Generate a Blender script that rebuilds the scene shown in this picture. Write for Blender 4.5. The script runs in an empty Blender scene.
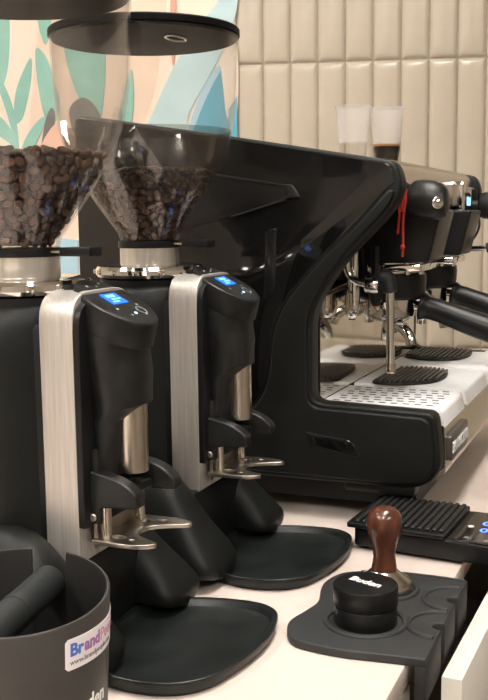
import bpy, bmesh, math, random
from mathutils import Vector, Matrix
import numpy as np

random.seed(7)
SC = bpy.context.scene
COL = SC.collection
R = math.radians

# ------------------------------------------------------------------ camera
FPX, CAM_H = 1000.0, 0.39
_a, _p, _r = R(22.5), R(7.6), R(0.7)
_F = np.array([-math.sin(_a) * math.cos(_p), math.cos(_a) * math.cos(_p), -math.sin(_p)])
_R0 = np.array([math.cos(_a), math.sin(_a), 0.0])
_U0 = np.cross(_R0, _F)
_R = math.cos(_r) * _R0 - math.sin(_r) * _U0
_U = math.cos(_r) * _U0 + math.sin(_r) * _R0
_C = np.array([0, 0, CAM_H])
cam_data = bpy.data.cameras.new('camera')
cam_data.sensor_fit = 'VERTICAL'
cam_data.sensor_height = 35.0
cam_data.lens = 35.0 * FPX / 700.0
cam_data.clip_start = 0.02
cam = bpy.data.objects.new('camera', cam_data)
COL.objects.link(cam)
_m = Matrix.Identity(4)
for i in range(3):
    _m[i][0], _m[i][1], _m[i][2], _m[i][3] = _R[i], _U[i], -_F[i], _C[i]
cam.matrix_world = _m
SC.camera = cam

# ------------------------------------------------------------------ world, exposure
world = bpy.data.worlds.new('world')
SC.world = world
world.use_nodes = True
world.node_tree.nodes['Background'].inputs[0].default_value = (1.0, 0.95, 0.88, 1)
world.node_tree.nodes['Background'].inputs[1].default_value = 0.1
SC.view_settings.view_transform = 'Standard'
SC.view_settings.look = 'None'
SC.view_settings.gamma = 1.0
SC.view_settings.use_curve_mapping = False
SC.view_settings.exposure = 0.0
LAMP_STRENGTH = 34.0
LAMP_COLOR = (1.0, 0.945, 0.88)
SC.cycles.transparent_max_bounces = 40
SC.cycles.max_bounces = 10


# pixel of the photograph -> point on a surface
def _ray(x, y):
    return _F + (x - 244) / FPX * _R - (y - 350) / FPX * _U
def on_z(x, y, z=0.0):
    d = _ray(x, y); return Vector(_C + d * (z - CAM_H) / d[2])
def on_y(x, y, Y):
    d = _ray(x, y); return Vector(_C + d * Y / d[1])
def on_x(x, y, X):
    d = _ray(x, y); return Vector(_C + d * X / d[0])


# ------------------------------------------------------------------ materials
def mat(name, col, rough=0.5, metal=0.0, var=0.06, scale=40.0, bump=0.0, bscale=300.0, stretch=None,
        coat=0.0, spec=0.5, rvar=0.0, trans=0.0):
    m = bpy.data.materials.new(name)
    m.use_nodes = True
    nt = m.node_tree
    b = nt.nodes['Principled BSDF']
    b.inputs['Roughness'].default_value = rough
    b.inputs['Metallic'].default_value = metal
    b.inputs['Coat Weight'].default_value = coat
    b.inputs['Specular IOR Level'].default_value = spec
    b.inputs['Transmission Weight'].default_value = trans
    tc = nt.nodes.new('ShaderNodeTexCoord')
    mp = nt.nodes.new('ShaderNodeMapping')
    nt.links.new(tc.outputs['Object'], mp.inputs['Vector'])
    if stretch:
        mp.inputs['Scale'].default_value = stretch
    n = nt.nodes.new('ShaderNodeTexNoise')
    n.inputs['Scale'].default_value = scale
    n.inputs['Detail'].default_value = 4
    nt.links.new(mp.outputs[0], n.inputs['Vector'])
    rp = nt.nodes.new('ShaderNodeValToRGB')
    rp.color_ramp.elements[0].position = 0.3
    rp.color_ramp.elements[1].position = 0.7
    rp.color_ramp.elements[0].color = [c * (1 - var) for c in col] + [1]
    rp.color_ramp.elements[1].color = [min(1, c * (1 + var)) for c in col] + [1]
    nt.links.new(n.outputs['Fac'], rp.inputs['Fac'])
    nt.links.new(rp.outputs['Color'], b.inputs['Base Color'])
    if rvar:
        mr = nt.nodes.new('ShaderNodeMapRange')
        mr.inputs['To Min'].default_value = max(0.02, rough - rvar)
        mr.inputs['To Max'].default_value = min(1, rough + rvar)
        nt.links.new(n.outputs['Fac'], mr.inputs['Value'])
        nt.links.new(mr.outputs[0], b.inputs['Roughness'])
    if bump:
        n2 = nt.nodes.new('ShaderNodeTexNoise')
        n2.inputs['Scale'].default_value = bscale
        n2.inputs['Detail'].default_value = 3
        nt.links.new(mp.outputs[0], n2.inputs['Vector'])
        bp = nt.nodes.new('ShaderNodeBump')
        bp.inputs['Strength'].default_value = bump
        bp.inputs['Distance'].default_value = 0.002
        nt.links.new(n2.outputs['Fac'], bp.inputs['Height'])
        nt.links.new(bp.outputs[0], b.inputs['Normal'])
    return m

def emit(name, col, strength):
    m = bpy.data.materials.new(name)
    m.use_nodes = True
    b = m.node_tree.nodes['Principled BSDF']
    b.inputs['Base Color'].default_value = (*[c * 0.3 for c in col], 1)
    b.inputs['Emission Color'].default_value = (*col, 1)
    b.inputs['Emission Strength'].default_value = strength
    return m

def clear_plastic(name, tint, edge_tint, refl=0.5, rough=0.03, haze=0.0):
    """thin clear plastic: see-through, with reflections that strengthen at grazing angles"""
    m = bpy.data.materials.new(name)
    m.use_nodes = True
    nt = m.node_tree
    nt.nodes.clear()
    out = nt.nodes.new('ShaderNodeOutputMaterial')
    lw = nt.nodes.new('ShaderNodeLayerWeight'); lw.inputs['Blend'].default_value = 0.35
    tr = nt.nodes.new('ShaderNodeBsdfTransparent')
    gl = nt.nodes.new('ShaderNodeBsdfGlossy'); gl.inputs['Roughness'].default_value = rough
    mixc = nt.nodes.new('ShaderNodeMix'); mixc.data_type = 'RGBA'
    mixc.inputs[6].default_value = (*tint, 1); mixc.inputs[7].default_value = (*edge_tint, 1)
    pw = nt.nodes.new('ShaderNodeMath'); pw.operation = 'POWER'; pw.inputs[1].default_value = 2.0
    nt.links.new(lw.outputs['Facing'], pw.inputs[0])
    nt.links.new(pw.outputs[0], mixc.inputs[0])
    nt.links.new(mixc.outputs[2], tr.inputs['Color'])
    mr = nt.nodes.new('ShaderNodeMapRange')
    mr.inputs['To Min'].default_value = 0.04; mr.inputs['To Max'].default_value = refl
    nt.links.new(pw.outputs[0], mr.inputs['Value'])
    mx = nt.nodes.new('ShaderNodeMixShader')
    nt.links.new(mr.outputs[0], mx.inputs[0])
    last = tr
    if haze:
        df = nt.nodes.new('ShaderNodeBsdfDiffuse'); df.inputs['Color'].default_value = (0.9, 0.88, 0.86, 1)
        tl = nt.nodes.new('ShaderNodeBsdfTranslucent'); tl.inputs['Color'].default_value = (0.9, 0.88, 0.86, 1)
        ad = nt.nodes.new('ShaderNodeMixShader'); ad.inputs[0].default_value = 0.5
        nt.links.new(df.outputs[0], ad.inputs[1]); nt.links.new(tl.outputs[0], ad.inputs[2])
        m2 = nt.nodes.new('ShaderNodeMixShader'); m2.inputs[0].default_value = haze
        nt.links.new(tr.outputs[0], m2.inputs[1]); nt.links.new(ad.outputs[0], m2.inputs[2])
        last = m2
    nt.links.new(last.outputs[0], mx.inputs[1])
    nt.links.new(gl.outputs[0], mx.inputs[2])
    nt.links.new(mx.outputs[0], out.inputs['Surface'])
    return m

M = dict(
    matte_black=mat('matte_black', (0.0075, 0.0085, 0.008), 0.46, bump=0.12, bscale=900, var=0.15, spec=0.28),
    satin_black=mat('satin_black', (0.008, 0.0085, 0.0085), 0.36, var=0.2, scale=60, rvar=0.06, spec=0.3),
    worn_black=mat('worn_black', (0.013, 0.0135, 0.013), 0.40, var=0.45, scale=55, rvar=0.08, spec=0.38),
    gloss_black=mat('gloss_black', (0.006, 0.006, 0.006), 0.07, var=0.1, coat=0.5),
    panel_black=mat('panel_black', (0.008, 0.008, 0.008), 0.22, var=0.1),
    rubber=mat('rubber', (0.013, 0.0135, 0.0135), 0.55, bump=0.15, bscale=700, var=0.15),
    tray_black=mat('tray_black', (0.010, 0.0125, 0.012), 0.36, bump=0.08, bscale=400, var=0.3, scale=25, rvar=0.08, spec=0.35),
    mat_rubber=mat('mat_rubber', (0.021, 0.022, 0.0225), 0.6, bump=0.1, bscale=600, var=0.15),
    brushed=mat('brushed_aluminium', (0.60, 0.565, 0.525), 0.48, metal=0.75, var=0.12, scale=60, stretch=(8, 8, 0.25), rvar=0.05),
    tube_steel=mat('tube_steel', (0.66, 0.60, 0.52), 0.26, metal=1, var=0.06, scale=60, stretch=(6, 6, 0.3)),
    collar_steel=mat('collar_steel', (0.84, 0.80, 0.74), 0.3, metal=0.85, var=0.1, scale=40, stretch=(6, 6, 0.2)),
    fork_steel=mat('fork_steel', (0.50, 0.46, 0.40), 0.34, metal=1, var=0.12, scale=50),
    chrome=mat('chrome', (0.80, 0.78, 0.75), 0.06, metal=1, var=0.02),
    mirror_steel=mat('mirror_steel', (0.72, 0.69, 0.63), 0.06, metal=1, var=0.03, scale=10),
    front_steel=mat('front_steel', (0.62, 0.575, 0.50), 0.2, metal=1, var=0.05, scale=20),
    white_film=mat('white_film', (0.82, 0.82, 0.83), 0.4, var=0.05, scale=30, bump=0.08, bscale=60),
    counter=mat('counter_laminate', (0.66, 0.565, 0.505), 0.42, var=0.03, scale=60),
    counter_edge=mat('counter_edge', (0.74, 0.64, 0.54), 0.45, var=0.03, scale=30),
    drawer=mat('drawer_white', (0.80, 0.75, 0.66), 0.35, var=0.02, scale=20),
    drawer_in=mat('drawer_inside', (0.20, 0.19, 0.18), 0.35, metal=0.6, var=0.1),
    tile=mat('tile_glaze', (0.50, 0.435, 0.345), 0.24, var=0.06, scale=9, bump=0.5, bscale=22),
    grout=mat('grout', (0.33, 0.28, 0.21), 0.9, var=0.1, scale=60),
    plaster=mat('plaster', (0.42, 0.37, 0.31), 0.9, var=0.04, scale=8, bump=0.1, bscale=80),
    floor=mat('floor_stone', (0.20, 0.17, 0.14), 0.5, var=0.2, scale=6),
    ceiling=mat('ceiling_paint', (0.66, 0.62, 0.57), 0.9, var=0.03),
    peach=mat('paint_peach', (0.80, 0.62, 0.49), 0.8, var=0.03, scale=14),
    cream=mat('paint_cream', (0.83, 0.72, 0.60), 0.8, var=0.03, scale=14),
    teal_green=mat('paint_teal_green', (0.27, 0.52, 0.44), 0.8, var=0.08, scale=14),
    pale_blue=mat('paint_pale_blue', (0.50, 0.66, 0.68), 0.8, var=0.05, scale=14),
    sky_blue=mat('paint_sky_blue', (0.40, 0.58, 0.68), 0.8, var=0.05, scale=14),
    deep_blue=mat('paint_deep_blue', (0.10, 0.36, 0.47), 0.8, var=0.08, scale=14),
    grey_brown=mat('paint_grey_brown', (0.17, 0.16, 0.15), 0.8, var=0.08, scale=14),
    pink=mat('paint_pink', (0.78, 0.50, 0.38), 0.8, var=0.05, scale=14),
    coral=mat('paint_coral', (0.75, 0.36, 0.26), 0.8, var=0.05, scale=14),
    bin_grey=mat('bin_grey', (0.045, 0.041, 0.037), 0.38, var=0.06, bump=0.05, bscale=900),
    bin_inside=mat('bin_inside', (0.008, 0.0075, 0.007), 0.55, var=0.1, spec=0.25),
    bar_rubber=mat('bar_rubber', (0.012, 0.0145, 0.0145), 0.5, bump=0.12, bscale=300, var=0.2),
    wood=mat('walnut', (0.085, 0.026, 0.014), 0.28, var=0.5, scale=30, stretch=(4, 4, 0.7), coat=0.4),
    sticker=mat('sticker_white', (0.80, 0.77, 0.79), 0.4, var=0.01),
    ink_blue=mat('ink_blue', (0.08, 0.17, 0.55), 0.5),
    ink_violet=mat('ink_violet', (0.35, 0.16, 0.40), 0.5),
    ink_pink=mat('ink_pink', (0.62, 0.28, 0.42), 0.5),
    ink_grey=mat('ink_grey', (0.16, 0.15, 0.18), 0.5),
    white_print=mat('white_print', (0.78, 0.78, 0.76), 0.5),
    grey_print=mat('grey_print', (0.32, 0.33, 0.33), 0.5),
    red_string=mat('red_string', (0.36, 0.018, 0.014), 0.7, var=0.2, scale=200),
    coffee=mat('coffee', (0.010, 0.005, 0.003), 0.15),
    crema=mat('crema', (0.30, 0.13, 0.045), 0.5),
    lid_black=mat('lid_black', (0.006, 0.006, 0.006), 0.5, var=0.1, spec=0.06),
    black_hole=mat('slot_black', (0.006, 0.006, 0.006), 0.6),
    badge=mat('badge_grey', (0.06, 0.05, 0.045), 0.3),
    grid=mat('grid_black', (0.012, 0.011, 0.010), 0.5),
    rib_grey=mat('rib_grey', (0.065, 0.06, 0.055), 0.45),
    amber=mat('amber', (0.5, 0.10, 0.02), 0.3),
    brass=mat('screw_steel', (0.55, 0.5, 0.45), 0.35, metal=1),
    screen=emit('screen_blue', (0.02, 0.20, 0.95), 1.3),
    screen_txt=emit('screen_digits', (0.25, 0.60, 1.0), 1.4),
    led=emit('led_blue', (0.25, 0.5, 1.0), 4.0),
    scale_digit=emit('scale_digits', (0.08, 0.18, 1.0), 3.5),
    clock_digit=emit('display_digits', (0.30, 0.62, 1.0), 1.6),
    lamp=emit('added_lamp_panel', LAMP_COLOR, LAMP_STRENGTH),  # glow of the panels added out of view on the ceiling
    hopper=clear_plastic('hopper_plastic', (0.988, 0.986, 0.984), (0.93, 0.925, 0.92), refl=0.42, haze=0.005),
    oil_film=clear_plastic('oil_film', (0.80, 0.785, 0.77), (0.66, 0.64, 0.62), refl=0.12, rough=0.25),
    lid=clear_plastic('smoked_lid', (0.10, 0.10, 0.10), (0.05, 0.05, 0.05), refl=0.5, rough=0.08),
    cup=clear_plastic('cup_plastic', (0.96, 0.955, 0.95), (0.80, 0.79, 0.78), refl=0.3, rough=0.12, haze=0.22),
)

# roasted beans: every bean its own brown
mb = bpy.data.materials.new('roasted_bean'); mb.use_nodes = True
_nt = mb.node_tree; _b = _nt.nodes['Principled BSDF']; _b.inputs['Roughness'].default_value = 0.34
_oi = _nt.nodes.new('ShaderNodeObjectInfo'); _rp = _nt.nodes.new('ShaderNodeValToRGB')
_rp.color_ramp.elements[0].color = (0.026, 0.012, 0.007, 1); _rp.color_ramp.elements[1].color = (0.12, 0.056, 0.028, 1)
_geo = _nt.nodes.new('ShaderNodeNewGeometry'); _ad = _nt.nodes.new('ShaderNodeMath'); _ad.operation = 'ADD'
_fr = _nt.nodes.new('ShaderNodeMath'); _fr.operation = 'FRACT'
_nt.links.new(_oi.outputs['Random'], _ad.inputs[0]); _nt.links.new(_geo.outputs['Random Per Island'], _ad.inputs[1])
_nt.links.new(_ad.outputs[0], _fr.inputs[0]); _nt.links.new(_fr.outputs[0], _rp.inputs[0]); _nt.links.new(_rp.outputs[0], _b.inputs['Base Color'])
M['bean'] = mb


# ------------------------------------------------------------------ mesh helpers
ORG = {}
def finish(bm, smooth=35):
    bmesh.ops.remove_doubles(bm, verts=bm.verts, dist=1e-6)
    bmesh.ops.recalc_face_normals(bm, faces=bm.faces)
    me = bpy.data.meshes.new('m')
    bm.to_mesh(me); bm.free()
    if smooth:
        me.polygons.foreach_set('use_smooth', [True] * len(me.polygons))
        me.set_sharp_from_angle(angle=R(smooth))
    return me

def thing(name, loc, label, cat, group=None, rz=0.0, world=False):
    o = bpy.data.objects.new(name, None)
    COL.objects.link(o)
    o.empty_display_size = 0.02
    o.location = loc; o.rotation_euler = (0, 0, rz)
    tag(o, label, cat, group)
    ORG[o.name] = Vector(loc) if world else Vector((0, 0, 0))
    return o

def tag(o, label, cat, group=None):
    o['label'] = label; o['category'] = cat
    if group: o['group'] = group
    return o

def obj(name, me, material, parent=None, label=None, loc=None):
    me.name = name
    if material is not None and not me.materials:
        me.materials.append(M[material])
    o = bpy.data.objects.new(name, me)
    COL.objects.link(o)
    if parent is not None:
        o.parent = parent
        org = ORG[parent.name]
        if org.length > 0:
            me.transform(Matrix.Translation(-org))
        ORG[o.name] = org
    if loc is not None: o.location = loc
    if label: o['label'] = label
    return o

def struct(name, me, material, parent=None):
    o = obj(name, me, material, parent)
    if parent is None:
        o['kind'] = 'structure'
        ORG[o.name] = Vector((0, 0, 0))
    return o

def box(x0, x1, y0, y1, z0, z1, bev=0.0, seg=2, bm=None):
    own = bm is None
    b = bmesh.new()
    bmesh.ops.create_cube(b, size=1)
    for v in b.verts:
        v.co = Vector(((x0 + x1) / 2 + v.co.x * (x1 - x0), (y0 + y1) / 2 + v.co.y * (y1 - y0), (z0 + z1) / 2 + v.co.z * (z1 - z0)))
    if bev:
        bmesh.ops.bevel(b, geom=list(b.edges), offset=bev, segments=seg, profile=0.5, affect='EDGES')
    return finish(b)

def join(*meshes):
    bm = bmesh.new()
    for me in meshes:
        bm.from_mesh(me)
    me = bpy.data.meshes.new('m')
    bm.to_mesh(me); bm.free()
    return me

def lathe(profile, n=48, c=(0, 0, 0), axis=None):
    """profile: list of (r, z); rotates about z through c, or about `axis` direction"""
    bm = bmesh.new()
    rings = []
    for r, z in profile:
        if r < 1e-6:
            rings.append([bm.verts.new((0, 0, z))])
        else:
            rings.append([bm.verts.new((r * math.cos(2 * math.pi * k / n), r * math.sin(2 * math.pi * k / n), z)) for k in range(n)])
    for a, b in zip(rings[:-1], rings[1:]):
        if len(a) == 1 and len(b) == 1: continue
        for k in range(n):
            k2 = (k + 1) % n
            if len(a) == 1: bm.faces.new((a[0], b[k], b[k2]))
            elif len(b) == 1: bm.faces.new((a[k], b[0], a[k2]))
            else: bm.faces.new((a[k], a[k2], b[k2], b[k]))
    if axis is not None:
        q = Vector((0, 0, 1)).rotation_difference(Vector(axis).normalized()).to_matrix().to_4x4()
        bm.transform(q)
    bm.transform(Matrix.Translation(Vector(c)))
    return finish(bm)

def loft(rings, cap=True):
    bm = bmesh.new()
    rr = [[bm.verts.new(p) for p in ring] for ring in rings]
    n = len(rr[0])
    for a, b in zip(rr[:-1], rr[1:]):
        for k in range(n):
            k2 = (k + 1) % n
            bm.faces.new((a[k], a[k2], b[k2], b[k]))
    if cap:
        bm.faces.new(rr[0]); bm.faces.new(rr[-1])
    return finish(bm)

def tube(path, rad, n=12, cap=True):
    pts = [Vector(p) for p in path]
    rads = rad if isinstance(rad, (list, tuple)) else [rad] * len(pts)
    rings = []
    up = None
    for i, p in enumerate(pts):
        t = (pts[min(i + 1, len(pts) - 1)] - pts[max(i - 1, 0)]).normalized()
        if up is None:
            up = t.orthogonal().normalized()
        else:
            up = (up - t * up.dot(t)).normalized()
        s = t.cross(up)
        rings.append([p + (up * math.cos(2 * math.pi * k / n) + s * math.sin(2 * math.pi * k / n)) * rads[i] for k in range(n)])
    return loft(rings, cap)

def smooth_path(pts, sub=6, closed=False):
    P = [Vector(p) for p in pts]
    out = []
    n = len(P)
    for i in range(n if closed else n - 1):
        p0 = P[(i - 1) % n] if closed or i > 0 else P[0]
        p1, p2 = P[i], P[(i + 1) % n]
        p3 = P[(i + 2) % n] if closed or i + 2 < n else P[-1]
        for k in range(sub):
            t = k / sub
            out.append(0.5 * ((2 * p1) + (-p0 + p2) * t + (2 * p0 - 5 * p1 + 4 * p2 - p3) * t * t + (-p0 + 3 * p1 - 3 * p2 + p3) * t ** 3))
    if not closed: out.append(P[-1])
    return out

def round_poly(pts, r, n=5):
    out = []
    N = len(pts)
    for i in range(N):
        p = Vector(pts[i][:2]); rad = pts[i][2] if len(pts[i]) > 2 else r
        a = Vector(pts[i - 1][:2]); b = Vector(pts[(i + 1) % N][:2])
        da, db = (a - p), (b - p)
        ra = min(rad, da.length * 0.49); rb = min(rad, db.length * 0.49)
        if rad <= 0:
            out.append(p); continue
        s, e = p + da.normalized() * ra, p + db.normalized() * rb
        for k in range(n + 1):
            t = k / n
            out.append((1 - t) ** 2 * s + 2 * t * (1 - t) * p + t * t * e)
    return out

def plate(splines, w0, w1, fn, bev=0.0, res=2):
    """closed outlines (first outer, others holes) filled and extruded from w0 to w1; fn maps (u, v, w) to 3D"""
    cu = bpy.data.curves.new('c', 'CURVE')
    cu.dimensions = '2D'; cu.fill_mode = 'BOTH'
    for sp in splines:
        s = cu.splines.new('POLY')
        s.points.add(len(sp) - 1)
        for p, q in zip(s.points, sp): p.co = (q[0], q[1], 0, 1)
        s.use_cyclic_u = True
    h = abs(w1 - w0) / 2
    bev = min(bev, h * 0.95)
    cu.extrude = h - bev
    cu.bevel_depth = bev; cu.bevel_resolution = res
    cu.offset = -bev
    o = bpy.data.objects.new('c', cu)
    COL.objects.link(o)
    bpy.context.view_layer.update()
    me = bpy.data.meshes.new_from_object(o.evaluated_get(bpy.context.evaluated_depsgraph_get()))
    bpy.data.objects.remove(o); bpy.data.curves.remove(cu)
    me.materials.clear()
    bm = bmesh.new(); bm.from_mesh(me); bpy.data.meshes.remove(me)
    mid = (w0 + w1) / 2
    for v in bm.verts: v.co = Vector(fn(v.co.x, v.co.y, v.co.z + mid))
    return finish(bm)

XZ = lambda u, v, w: (u, w, v)      # outline in X-Z, extruded along Y
XY = lambda u, v, w: (u, v, w)      # outline in X-Y, extruded along Z
YZ = lambda u, v, w: (w, u, v)      # outline in Y-Z, extruded along X

def text_mesh(s, size, depth=0.0003, bold=0.0, align='LEFT', shear=0.0, space=1.0):
    cu = bpy.data.curves.new('t', 'FONT')
    cu.body = s; cu.size = size; cu.extrude = depth; cu.offset = bold; cu.align_x = align; cu.shear = shear
    cu.space_character = space; cu.resolution_u = 4
    o = bpy.data.objects.new('t', cu); COL.objects.link(o)
    bpy.context.view_layer.update()
    me = bpy.data.meshes.new_from_object(o.evaluated_get(bpy.context.evaluated_depsgraph_get()))
    bpy.data.objects.remove(o); bpy.data.curves.remove(cu)
    me.materials.clear()
    return me

def circle(cx, cy, r, n=32, ry=None):
    ry = ry or r
    return [Vector((cx + r * math.cos(2 * math.pi * k / n), cy + ry * math.sin(2 * math.pi * k / n))) for k in range(n)]

def frame_mat(o, ex, ey):
    ex = Vector(ex).normalized(); ez = ex.cross(Vector(ey)).normalized(); ey = ez.cross(ex)
    m = Matrix.Identity(4)
    for i in range(3): m[i][0], m[i][1], m[i][2], m[i][3] = ex[i], ey[i], ez[i], o[i]
    return m

def copy_tree(o, parent=None):
    c = o.copy(); COL.objects.link(c); c.parent = parent
    for ch in list(o.children): copy_tree(ch, c)
    return c

# ------------------------------------------------------------------ the room
WANG = R(15.0)
WD = Vector((math.cos(WANG), math.sin(WANG), 0))            # along the end wall
WN = Vector((math.sin(WANG), -math.cos(WANG), 0))           # out of it, into the room
WP = Vector((-math.sin(_a) * 2.65, math.cos(_a) * 2.65, 0))  # a point of the end wall
def on_wall(x, y):
    d = Vector(_ray(x, y)); c = Vector(_C)
    return c + d * ((WP - c).dot(WN) / d.dot(WN))
def wall_uv(x, y):
    p = on_wall(x, y) - WP
    return p.dot(WD), p.z
def WALL(u, v, w):
    p = WP + WD * u + WN * w
    return (p.x, p.y, v)

FLOOR_Z, CEIL_Z = -0.9, 1.9
struct('floor', box(-2.6, 3.4, -2.6, 4.2, FLOOR_Z - 0.05, FLOOR_Z), 'floor')
struct('ceiling', box(-2.6, 3.4, -2.6, 4.2, CEIL_Z, CEIL_Z + 0.05), 'ceiling')
struct('wall_left', box(-2.65, -2.6, -2.6, 4.2, FLOOR_Z, CEIL_Z), 'plaster')
struct('wall_right', box(3.4, 3.45, -2.6, 4.2, FLOOR_Z, CEIL_Z), 'plaster')
struct('wall_rear', box(-2.6, 3.4, -2.65, -2.6, FLOOR_Z, CEIL_Z), 'plaster')
bm = bmesh.new()
wall_back = struct('wall_back', plate([[Vector((-1.45, FLOOR_Z)), Vector((4.2, FLOOR_Z)), Vector((4.2, CEIL_Z)), Vector((-1.45, CEIL_Z))]], -0.06, -0.004, WALL), 'grout')

# tiles of the end wall, each a piece of its own
u0, v0 = wall_uv(238.5, 64.5)
u1, _ = wall_uv(486.4, 56.5)
ua, _ = wall_uv(262.9, 62)
TW = (u1 - ua) / 8.0
TH = abs(wall_uv(345, 60)[1] - wall_uv(345, 206)[1])
first_u = ua - TW
bmt = bmesh.new()
nx, nz = 6, 14
g = 0.0022
def tile_h(a, b):
    ex = min(a, 1 - a) * TW; ez = min(b, 1 - b) * TH
    e = min(ex, ez)
    return 0.0065 * (1 - math.exp(-e / 0.006)) - 0.003
tv = [[bmt.verts.new(WALL(g + (TW - 2 * g) * a, g + (TH - 2 * g) * b, tile_h(a, b))) for b in [0, .006, .015, .03, .06, .2, .35, .5, .65, .8, .94, .97, .985, .994, 1]] for a in [0, .04, .09, .17, .5, .83, .91, .96, 1]]
for i in range(8):
    for k in range(14):
        bmt.faces.new((tv[i][k], tv[i + 1][k], tv[i + 1][k + 1], tv[i][k + 1]))
tile_me = finish(bmt, 60)
tile_me.transform(Matrix.Translation(-WP))
tile_me.materials.append(M['tile'])
for i in range(0, 26):
    for k in (-3, -2, -1, 0, 1):
        if i > 14 and k == 1: continue
        o = bpy.data.objects.new('tile', tile_me); COL.objects.link(o); o.parent = wall_back
        o.location = WP + WD * (first_u + i * TW) + Vector((0, 0, v0 + k * TH))
        o.rotation_euler = (R(random.uniform(-.25, .25)), 0, R(random.uniform(-.5, .5)))

# painted mural left of the tiles
mural = thing('leaf_mural', WP + Vector((0, 0, 0)), 'painted mural of teal and blue leaves on peach beside the tiles', 'mural', world=True)
obj('painted_ground', plate([[Vector((-1.4, -0.6)), Vector((first_u, -0.6)), Vector((first_u, 1.5)), Vector((-1.4, 1.5))]], -0.003, 0.003, WALL), 'cream', mural)
layer = [0.003]
def paint(name, px, m, sub=5, smooth=True):
    pts = [Vector((*wall_uv(*p), 0)) for p in px]
    pts = smooth_path(pts, sub, True) if smooth else pts
    layer[0] += 0.0004
    obj(name, plate([[Vector((p.x, p.y)) for p in pts]], 0.002, layer[0], WALL), m, mural)
paint('painted_patch', [(60, -60), (160, -60), (160, 60), (140, 130), (90, 200), (60, 290), (20, 290), (30, 120)], 'peach')
paint('painted_leaf', [(0, 10), (9, 14), (10, 45), (7, 75), (-2, 92), (-14, 60)], 'teal_green')
paint('painted_leaf', [(31, 58), (32, 75), (28, 100), (22, 120), (15, 122), (15, 100), (20, 80)], 'teal_green')
paint('painted_leaf', [(35, -25), (48, -10), (52, 20), (46, 45), (38, 20)], 'teal_green')
paint('painted_leaf', [(36, 50), (47, 58), (56, 85), (60, 110), (50, 128), (40, 95)], 'teal_green')
paint('painted_stem', [(-4, 78), (4, 84), (14, 110), (19, 140), (20, 180), (16, 180), (14, 142), (8, 115)], 'teal_green')
paint('painted_leaf', [(-20, 108), (0, 116), (14, 134), (18, 150), (6, 140), (-18, 125)], 'teal_green')
paint('painted_leaf', [(22, 150), (30, 132), (42, 118), (46, 122), (36, 145), (26, 160)], 'teal_green')
paint('painted_leaf', [(64, 22), (104, 20), (106, 60), (104, 100), (98, 128), (86, 110), (76, 90), (66, 56)], 'teal_green')
paint('painted_leaf', [(42, 150), (46, 122), (52, 108), (56, 116), (53, 132), (46, 148)], 'grey_brown')
paint('painted_patch', [(40, 152), (56, 124), (70, 128), (84, 150), (76, 175), (50, 172)], 'pink')
paint('painted_leaf', [(70, 110), (82, 98), (94, 104), (102, 122), (96, 150), (84, 150), (74, 132)], 'grey_brown')
paint('painted_leaf', [(118, 128), (124, 95), (132, 70), (134, 105), (130, 130), (122, 150)], 'teal_green')
paint('painted_leaf', [(144, 145), (156, 108), (172, 72), (190, 40), (214, 8), (236, -20), (237, 10), (226, 44), (208, 80), (190, 112), (180, 150)], 'pale_blue')
paint('painted_leaf', [(186, 150), (194, 112), (206, 84), (220, 66), (222, 90), (218, 120), (212, 150)], 'sky_blue')
paint('painted_leaf', [(190, 150), (198, 120), (210, 92), (222, 70), (230, 66), (232, 100), (224, 150)], 'deep_blue')
paint('painted_leaf', [(222, 66), (228, 54), (237.6, 48), (237.6, 112), (228, 118), (224, 90)], 'cream')
paint('painted_leaf', [(229, 110), (237.8, 96), (237.8, 170), (229, 170)], 'deep_blue', smooth=False)
paint('painted_stem', [(172, -20), (176, -20), (176, 35), (173.5, 66), (171, 36)], 'coral')
paint('painted_patch', [(50, 300), (56, 246), (62, 238), (79, 240), (79, 300)], 'sky_blue', smooth=False)

# unseen panels added on the ceiling to light the bar
for i, (x, y, lx, ly) in enumerate([(-0.1, 0.9, 0.3, 1.2), (-1.5, 0.9, 0.3, 1.2), (-0.1, -1.0, 0.3, 1.2), (-1.5, -1.0, 0.3, 1.2), (1.6, -0.6, 0.3, 1.2)]):
    t = thing('added_ceiling_lamp', (x, y, CEIL_Z), 'long flat lamp panel added out of view to light the coffee bar', 'lamp', 'added ceiling lamp panels')
    obj('housing', box(-lx / 2 - .02, lx / 2 + .02, -ly / 2 - .02, ly / 2 + .02, -0.03, 0), 'white_film', t)
    obj('diffuser', box(-lx / 2, lx / 2, -ly / 2, ly / 2, -0.036, -0.028), 'lamp', t)

# ------------------------------------------------------------------ counter
EDGE = -0.19
wt = thing('worktop', (-0.6, 1.0, 0), 'cream laminate counter worktop under the grinders and the espresso machine', 'worktop', world=True)
obj('top_board', box(-1.05, EDGE, -0.6, 2.15, -0.022, 0, 0.0015, 2), 'counter', wt)

cab = thing('base_cabinet', (-0.6, 1.0, FLOOR_Z), 'cream base cabinet under the worktop with closed white drawer front', 'cabinet', world=True)
obj('carcass', box(-1.0, -0.45, -0.55, 2.1, FLOOR_Z, -0.022), 'drawer', cab)
obj('partition', box(-0.45, -0.215, 0.835, 0.853, FLOOR_Z, -0.022), 'drawer', cab)
obj('partition', box(-0.45, -0.215, 1.60, 1.618, FLOOR_Z, -0.022), 'drawer', cab)
obj('drawer_front', box(-0.212, -0.192, -0.1, 0.845, -0.24, -0.030, 0.001), 'drawer', cab)
obj('drawer_front', box(-0.212, -0.192, 0.0, 0.845, -0.60, -0.25, 0.001), 'drawer', cab)

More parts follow.
